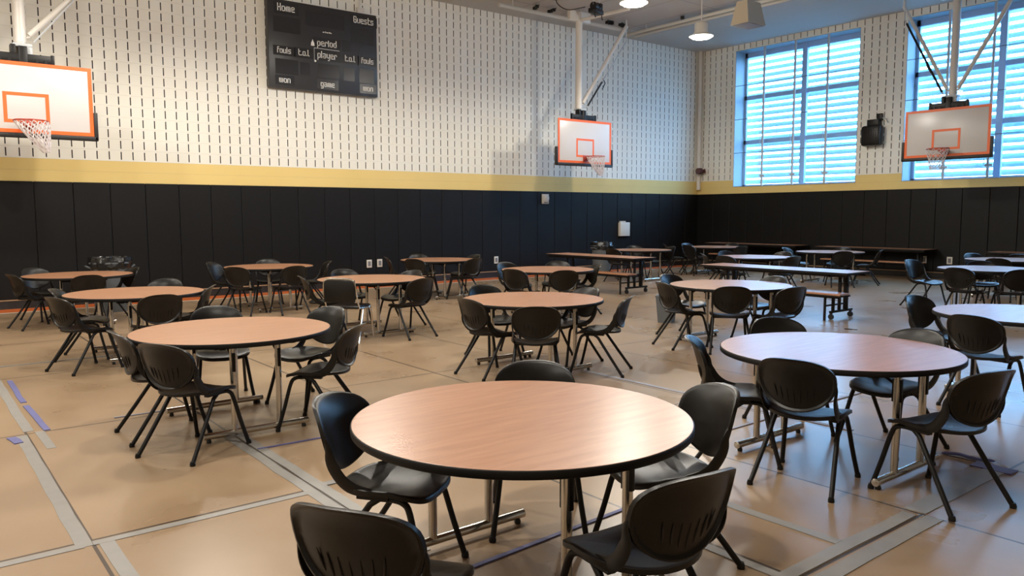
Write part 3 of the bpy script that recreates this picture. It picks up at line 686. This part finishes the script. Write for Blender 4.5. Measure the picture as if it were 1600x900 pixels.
MB().add([(-0.325,-0.16,5.21),(-0.245,-0.16,5.21),(-0.25,-0.16,5.27),(-0.272,-0.16,5.31),(-0.285,-0.16,5.345),(-0.298,-0.16,5.31),(-0.32,-0.16,5.27),(-0.325,-0.154,5.21),(-0.245,-0.154,5.21),(-0.25,-0.154,5.27),(-0.272,-0.154,5.31),(-0.285,-0.154,5.345),(-0.298,-0.154,5.31),(-0.32,-0.154,5.27)],
     [tuple(range(7)), tuple(range(13, 6, -1))]+[(k, (k+1) % 7, 7+(k+1) % 7, 7+k) for k in range(7)]).build('bell_symbol', M_LETTER, sb, smooth=False)
MB().lathe([(0.022, 0), (0.022, 0.006)], 12, (0, 0, 0)).build('indicator_dot', M_LETTER, sb, loc=(-0.235, -0.155, 4.90)).rotation_euler = (PI/2, 0, 0)
for (x0, x1, z0, z1) in ((-1.12,-0.62,4.55,4.86), (-0.58,-0.36,4.58,4.84), (-0.18,0.32,4.58,4.86), (0.42,0.68,4.56,4.84), (0.80,1.16,4.55,4.86), (-1.14,-0.55,5.40,5.72), (0.62,1.16,5.40,5.72), (-0.42,0.46,5.62,5.92), (0.40,0.60,5.18,5.42)):
    MB().box(x0, x1, -0.1575, -0.154, z0, z1).build('digit_panel', M_SCORE2, sb, smooth=False)
MB().bevbox(0.82, 0.98, -0.1, -0.002, 6.06, 6.2, 0.006).tube([(0.9, -0.03, 6.18), (0.9, -0.03, 6.68)], 0.018, 8).build('power_conduit', M_POST, sb)

# ---------------------------------------------------------------- lamps
def lamp(x, y, label, z=5.55, first=None):
    t = thing('high_bay_lamp', label, 'ceiling lamp', (x, y, 0), 0, 'round high-bay ceiling lamps')
    MB().lathe([(0.255, 0.02), (0.25, 0.0), (0.20, -0.035), (0.10, -0.055), (0.001, -0.06)], 32, (0, 0, z), cap=False).build('diffuser', M_GLOW, t)
    MB().lathe([(0.262, 0.0), (0.262, 0.022), (0.17, 0.06), (0.15, 0.12), (0.15, 0.27), (0.13, 0.30), (0.001, 0.305)], 32, (0, 0, z), cap=False).build('housing', M_LAMPH, t)
    MB().tube([(0, 0, z+0.34), (0, 0, ZC-0.02)], 0.014, 8).lathe([(0.10, 0), (0.10, 0.03)], 16, (0, 0, ZC-0.055)).build('stem', M_POST, t)
    return t
LP = [(-9.2, -5.75, 'bright round ceiling lamp above the middle basketball hoop'), (-5.95, -4.75, 'round ceiling lamp hanging before the corner of the room')]
OFF = [(-14.0, -4.3), (-16.9, -4.5), (-20.3, -4.5), (-24.0, -4.3), (-14.0, -9.3), (-17.8, -9.5), (-21.6, -9.5), (-18.6, -13.2), (-22.4, -13.6)]
LP += [(x, y, 'round high-bay lamp out over the hall, outside the picture') for x, y in OFF]
l0 = None
for k, (x, y, lab) in enumerate(LP):
    if l0 is None: l0 = lamp(0, 0, lab); l0.location = (x, y, 0)
    else: dup(l0, (x, y, 0), 0, lab, 'round high-bay ceiling lamps')
    ld = bpy.data.lights.new('lamp_light', 'SPOT'); ld.shadow_soft_size = 0.14; ld.spot_size = math.radians(178); ld.spot_blend = 0.36; ld.energy = LAMP_W; ld.color = LAMP_COL
    lo = bpy.data.objects.new('lamp_light', ld); C.objects.link(lo); lo.location = (x, y, 5.34)
    sd = bpy.data.lights.new('lamp_side_light', 'POINT'); sd.shadow_soft_size = 0.13; sd.energy = LAMP_SIDE_W; sd.color = LAMP_COL
    so = bpy.data.objects.new('lamp_side_light', sd); C.objects.link(so); so.location = (x, y, 5.32)

# ---------------------------------------------------------------- things on walls and ceiling
t = thing('hanging_speaker', 'beige tapered loudspeaker hanging from the ceiling by a chain', 'speaker', (-5.81, -5.87, 0))
z0, z1 = 5.60, 6.08
def frus(mb, a, b, z0, z1, a2, b2):
    return mb.add([(-a,-b,z0),(a,-b,z0),(a,b,z0),(-a,b,z0),(-a2,-b2,z1),(a2,-b2,z1),(a2,b2,z1),(-a2,b2,z1)], [(0,3,2,1),(4,5,6,7),(0,1,5,4),(1,2,6,5),(2,3,7,6),(3,0,4,7)])
frus(MB(), 0.31, 0.22, z0, z1, 0.235, 0.13).build('cabinet', M_BEIGE, t, smooth=False)
MB().box(-0.285, 0.285, -0.195, 0.195, z0-0.008, z0+0.002).build('grille', M_GRILLE, t, smooth=False)
ch = MB()
for sx in (-1, 1):
    for k in range(7): ch.tube([(sx*0.15+0.014*math.cos(a_)*(1 if k % 2 else 0), 0.014*math.cos(a_)*(0 if k % 2 else 1), z1+0.03+0.085*k+0.05*math.sin(a_)) for a_ in [2*PI*q/8 for q in range(8)]], 0.006, 5, closed=True)
    ch.lathe([(0.02, 0), (0.02, 0.02)], 8, (sx*0.15, 0, ZC-0.04))
ch.build('chain', M_ALU, t)

t = thing('wall_speaker', 'black caged loudspeaker on the wall between the two windows', 'speaker', (0, -5.74, 0))
MB().bevbox(-0.27, -0.05, -0.265, 0.265, 3.37, 3.90, 0.07).build('cabinet', M_BLACKPL, t)
g = MB()
for k in range(9): g.box(-0.282, -0.272, -0.21+0.0525*k-0.006, -0.21+0.0525*k+0.006, 3.44, 3.84)
for k in range(7): g.box(-0.280, -0.274, -0.22, 0.22, 3.45+0.063*k-0.005, 3.45+0.063*k+0.005)
g.build('wire_cage', M_BLACKMT, t, smooth=False)
MB().bevbox(-0.20, -0.002, -0.17, 0.13, 3.88, 4.05, 0.01).bevbox(-0.08, -0.002, -0.2, -0.06, 4.02, 4.2, 0.01).build('bracket', M_BLACKMT, t, ang=30)
MB().tube([(-0.05, -0.14, 4.1), (-0.05, -0.3, 4.05), (-0.05, -0.34, 3.95)], 0.012, 6).build('cable', M_ALU, t)

t = thing('corner_pipe', 'cream vertical pipe running up the corner of the room', 'pipe', (-0.13, -0.13, 0))
MB().tube([(0, 0, 2.42), (0, 0, ZC)], 0.062, 16).build('pipe', M_POST, t)
MB().lathe([(0.07, 0), (0.07, 0.03)], 16, (0, 0, 3.38)).lathe([(0.07, 0), (0.07, 0.03)], 16, (0, 0, 5.0)).lathe([(0.075, 0), (0.075, 0.05)], 16, (0, 0, 2.38)).build('pipe_clamp', M_POST, t)
t = thing('alarm_horn', 'dark maroon round alarm horn on the corner pipe', 'alarm', (-0.25, -0.25, 2.96))
hb = MB().lathe([(0.02, -0.1), (0.09, -0.09), (0.12, -0.02), (0.12, 0.03), (0.09, 0.09), (0.02, 0.10)], 20); hb.build('housing', M_MAROON, t)
MB().tube([(-0.10, -0.06, 0), (-0.16, -0.1, -0.01)], [0.05, 0.065], 12).tube([(0.06, -0.10, 0.0), (0.10, -0.16, 0.01)], [0.05, 0.065], 12).bevbox(-0.03, 0.12, -0.03, 0.12, -0.03, 0.03, 0.005).build('horn_cone', M_MAROON, t)

t = thing('alarm_strobe', 'small pale alarm strobe at the top of the wall pads', 'alarm', (-6.50, -0.05, 2.035))
MB().bevbox(-0.11, 0.11, -0.05, 0.0, -0.13, 0.13, 0.01).build('base', M_PLATE, t, ang=30)
MB().lathe([(0.085, 0), (0.085, 0.02), (0.06, 0.045), (0.001, 0.05)], 20).build('lens', M_LAMPH, t, loc=(0.02, -0.05, 0.02)).rotation_euler = (PI/2, 0, 0)
MB().box(-0.07, 0.07, -0.056, -0.049, -0.11, -0.085).build('label_strip', M_GRILLE, t, smooth=False)
t = thing('control_box', 'cream control box fixed to the dark wall pads', 'box', (-3.47, -0.05, 1.18))
MB().bevbox(-0.20, 0.20, -0.10, 0.0, -0.20, 0.20, 0.012).build('cover', M_PLATE, t, ang=30)
MB().bevbox(-0.16, 0.06, -0.06, 0.0, 0.20, 0.24, 0.006).box(-0.19, 0.19, -0.104, -0.098, 0.13, 0.136).build('top_flange', M_PLATE, t, ang=30)
def outlet(loc, rz, label):
    t = thing('wall_outlet', label, 'outlet', loc, rz, 'outlets in the wall pads')
    MB().bevbox(-0.065, 0.065, -0.014, 0.0, -0.09, 0.09, 0.005).build('plate', M_PLATE, t, ang=30)
    MB().box(-0.035, 0.035, -0.018, -0.012, -0.055, 0.055).build('socket', M_GRILLE, t, smooth=False)
outlet((-11.80, -0.05, 0.51), 0, 'white wall outlet, left one of the pair on the dark pads')
outlet((-11.53, -0.05, 0.515), 0, 'white wall outlet, right one of the pair on the dark pads')
outlet((-8.15, -0.05, 0.455), 0, 'single white wall outlet right of the pair')
outlet((-0.05, -7.15, 0.465), -PI/2, 'white wall outlet beside the end of the wall bench')
outlet((-0.05, -7.76, 0.465), -PI/2, 'white wall outlet behind the pale far right table')

def bin_(loc, label, h, r, bag=True):
    t = thing('trash_can', label, 'bin', loc)
    MB().lathe([(r*0.82, 0), (r*0.84, 0.02), (r*0.96, h*0.8), (r, h*0.86), (r, h-0.1)], 28, cap=False).lathe([(r*0.80, 0.0), (r*0.80, 0.02)], 28).build('body', M_BIN, t)
    MB().tube([(r*1.03*math.cos(2*PI*k/28), r*1.03*math.sin(2*PI*k/28), h-0.10) for k in range(28)], 0.018, 6, closed=True).build('rim', M_BIN, t)
    hd = MB()
    for s_ in (-1, 1): hd.tube([(s_*r, -0.09, h-0.18), (s_*(r+0.06), -0.07, h-0.15), (s_*(r+0.06), 0.07, h-0.15), (s_*r, 0.09, h-0.18)], 0.014, 6)
    hd.build('handle', M_BIN, t)
    rnd = random.Random(int(abs(loc[0])*10)); n = 40; V = []; prof = [(1.00, -0.20), (1.07, -0.16), (1.09, -0.08), (1.06, -0.01), (1.02, 0.0), (0.96, -0.02), (0.90, -0.15), (0.7, -0.3)]
    mb = MB(); j = [[rnd.uniform(-0.022, 0.022) for _ in range(n)] for _ in prof]
    for i, (q, dz) in enumerate(prof):
        for k in range(n): a_ = 2*PI*k/n; rr_ = r*q+j[i][k]*(1.0 if 0 < i < 7 else 0.3); V.append((rr_*math.cos(a_), rr_*math.sin(a_), h+dz+(j[i][(k+3) % n]*0.8 if i < 3 else 0)))
    Fc = [(i*n+k, i*n+(k+1) % n, (i+1)*n+(k+1) % n, (i+1)*n+k) for i in range(len(prof)-1) for k in range(n)]
    mb.add(V, Fc).build('bin_bag', M_BAG, t, ang=25)
    return t
bin_((-17.45, -1.42, 0), 'large grey trash can lined with a black bag by the wall pads', 0.93, 0.31)
bin_((-5.72, -1.45, 0), 'grey-blue trash can standing at the back wall below the control box', 0.90, 0.27)
t = thing('waste_basket', 'small grey rectangular bin on the floor behind two black chairs', 'bin', (-11.18, -8.35, 0), 0.5)
MB().add([(-.14,-.10,0),(.14,-.10,0),(.14,.10,0),(-.14,.10,0),(-.18,-.13,.40),(.18,-.13,.40),(.18,.13,.40),(-.18,.13,.40),(-.165,-.115,.40),(.165,-.115,.40),(.165,.115,.40),(-.165,.115,.40),(-.13,-.09,.02),(.13,-.09,.02),(.13,.09,.02),(-.13,.09,.02)],
  [(0,3,2,1),(0,1,5,4),(1,2,6,5),(2,3,7,6),(3,0,4,7),(4,5,9,8),(5,6,10,9),(6,7,11,10),(7,4,8,11),(8,9,13,12),(9,10,14,13),(10,11,15,14),(11,8,12,15),(12,13,14,15)]).build('body', M_BIN, t, smooth=False)
MB().tube([(-.182,-.132,.40),(.182,-.132,.40),(.182,.132,.40),(-.182,.132,.40)], 0.009, 6, closed=True).build('rim', M_BIN, t)

t = thing('hoist_motor', 'black hoist motor hanging from the ceiling near the middle hoop', 'motor', (-7.30, -2.80, 6.30), 0.35)
MB().bevbox(-0.22, 0.20, -0.10, 0.10, -0.08, 0.02, 0.015).build('base_plate', M_BLACKMT, t, ang=30)
MB().tube([(-0.16, 0, 0.08), (0.02, 0, 0.08)], 0.085, 16).tube([(0.02, 0, 0.08), (0.08, 0, 0.08)], 0.10, 16).bevbox(0.08, 0.19, -0.08, 0.08, 0.02, 0.17, 0.01).build('motor_body', M_BLACKMT, t)
MB().tube([(-0.19, -0.06, -0.08), (-0.2, -0.06, -0.16), (-0.15, -0.06, -0.19)], 0.012, 6).tube([(0.17, -0.06, -0.08), (0.18, -0.06, -0.16), (0.22, -0.06, -0.18)], 0.012, 6).build('hook', M_BLACKMT, t)
MB().tube([(-0.15, 0, 0.1), (-0.15, 0, 0.36)], 0.012, 6).tube([(0.14, 0, 0.1), (0.14, 0, 0.36)], 0.012, 6).build('hanger_rod', M_ALU, t)
tag(MB().tube(smoothpath([(-7.55, -2.70, 6.36), (-7.85, -2.45, 6.30), (-8.0, -2.25, 6.45), (-8.02, -2.2, 6.66)], 6), 0.010, 6).bevbox(-8.12, -7.92, -2.3, -2.1, 6.56, 6.66, 0.01).build('power_cable', M_BLACKMT), 'black power cable drooping from the ceiling to the hoist motor', 'cable')
def rail(p, q, r_, label):
    t = tag(MB().tube([p, q], r_, 10).lathe([(0.012, 0), (0.012, ZC-0.02-p[2])], 8, (p[0]*.9+q[0]*.1, p[1]*.9+q[1]*.1, p[2])).lathe([(0.012, 0), (0.012, ZC-0.02-p[2])], 8, (p[0]*.1+q[0]*.9, p[1]*.1+q[1]*.9, p[2])).build('ceiling_rail', M_CEIL), label, 'pipe', 'support pipes under the ceiling')
rail((-3.95, -0.9, 6.50), (-3.95, -7.5, 6.50), 0.045, 'support pipe under the ceiling, nearer the windows of the close pair')
rail((-4.25, -0.9, 6.50), (-4.25, -7.5, 6.50), 0.045, 'support pipe under the ceiling, farther from the windows of the close pair')
rail((-9.0, -1.35, 6.45), (-5.0, -1.35, 6.45), 0.05, 'white pipe under the ceiling carrying the middle hoop')
#rail((-8.6, -3.4, 6.45), (-5.0, -3.4, 6.45), 0.05, 'white pipe under the ceiling between the lamp and the middle hoop')
#rail((-1.2, -5.6, 6.48), (-1.2, -11.0, 6.48), 0.05, 'white pipe under the ceiling carrying the hoop at the windows')
CL = [(-5.4, -1.35), (-4.95, -1.35), (-4.25, -2.8), (-3.95, -3.4), (-7.9, -1.35), (-7.4, -1.35)]
clamp0 = None
for k, (x, y) in enumerate(CL):
    lab = 'small black beam clamp under the ceiling'
    if clamp0 is None:
        clamp0 = MB().add([(-0.13,-0.05,0.03),(-0.13,0.05,-0.03),(0,0,0.012),(0.13,0.05,0.03),(0.13,-0.05,-0.03),(0,0,-0.012),(-0.13,-0.05,0.06),(0.13,-0.05,0.06)], [(0,1,5,2),(2,5,4,3),(0,2,6),(2,3,7),(0,1,2),(5,1,2),(4,5,3),(6,2,7)]).bevbox(-0.03, 0.03, -0.03, 0.03, -0.04, 0.04, 0.006).bevbox(-0.12, -0.06, -0.04, 0.04, -0.03, 0.04, 0.006).bevbox(0.06, 0.12, -0.04, 0.04, -0.03, 0.04, 0.006).build('beam_clamp', M_BLACKMT, ang=30)
        o = clamp0
    else: o = clamp0.copy(); C.objects.link(o)
    o.location = (x, y, 6.56); o.rotation_euler = (0, 0, 0.3*k); tag(o, lab, 'clamp', 'beam clamps under the ceiling')

tag(MB().tube(smoothpath([(-14.80, -13.88, 0.012), (-14.75, -13.97, 0.014), (-14.76, -14.06, 0.012), (-14.72, -14.18, 0.012)], 5), [0.004, *[0.011]*14, 0.005], 6).build('floor_strap', M_BTAPE), 'crumpled blue strap lying on the floor under the last chair at right', 'strap')
tag(MB().bevbox(-0.05, 0.05, -0.012, 0.012, 0.0, 0.012, 0.003).tube([(0.04, 0, 0.006), (0.12, 0.01, 0.005)], 0.004, 6).build('floor_clip', M_BLACKMT, loc=(-9.82, -10.5, 0), rz=-1.2), 'small black clip lying on the floor behind the front right table', 'clip')
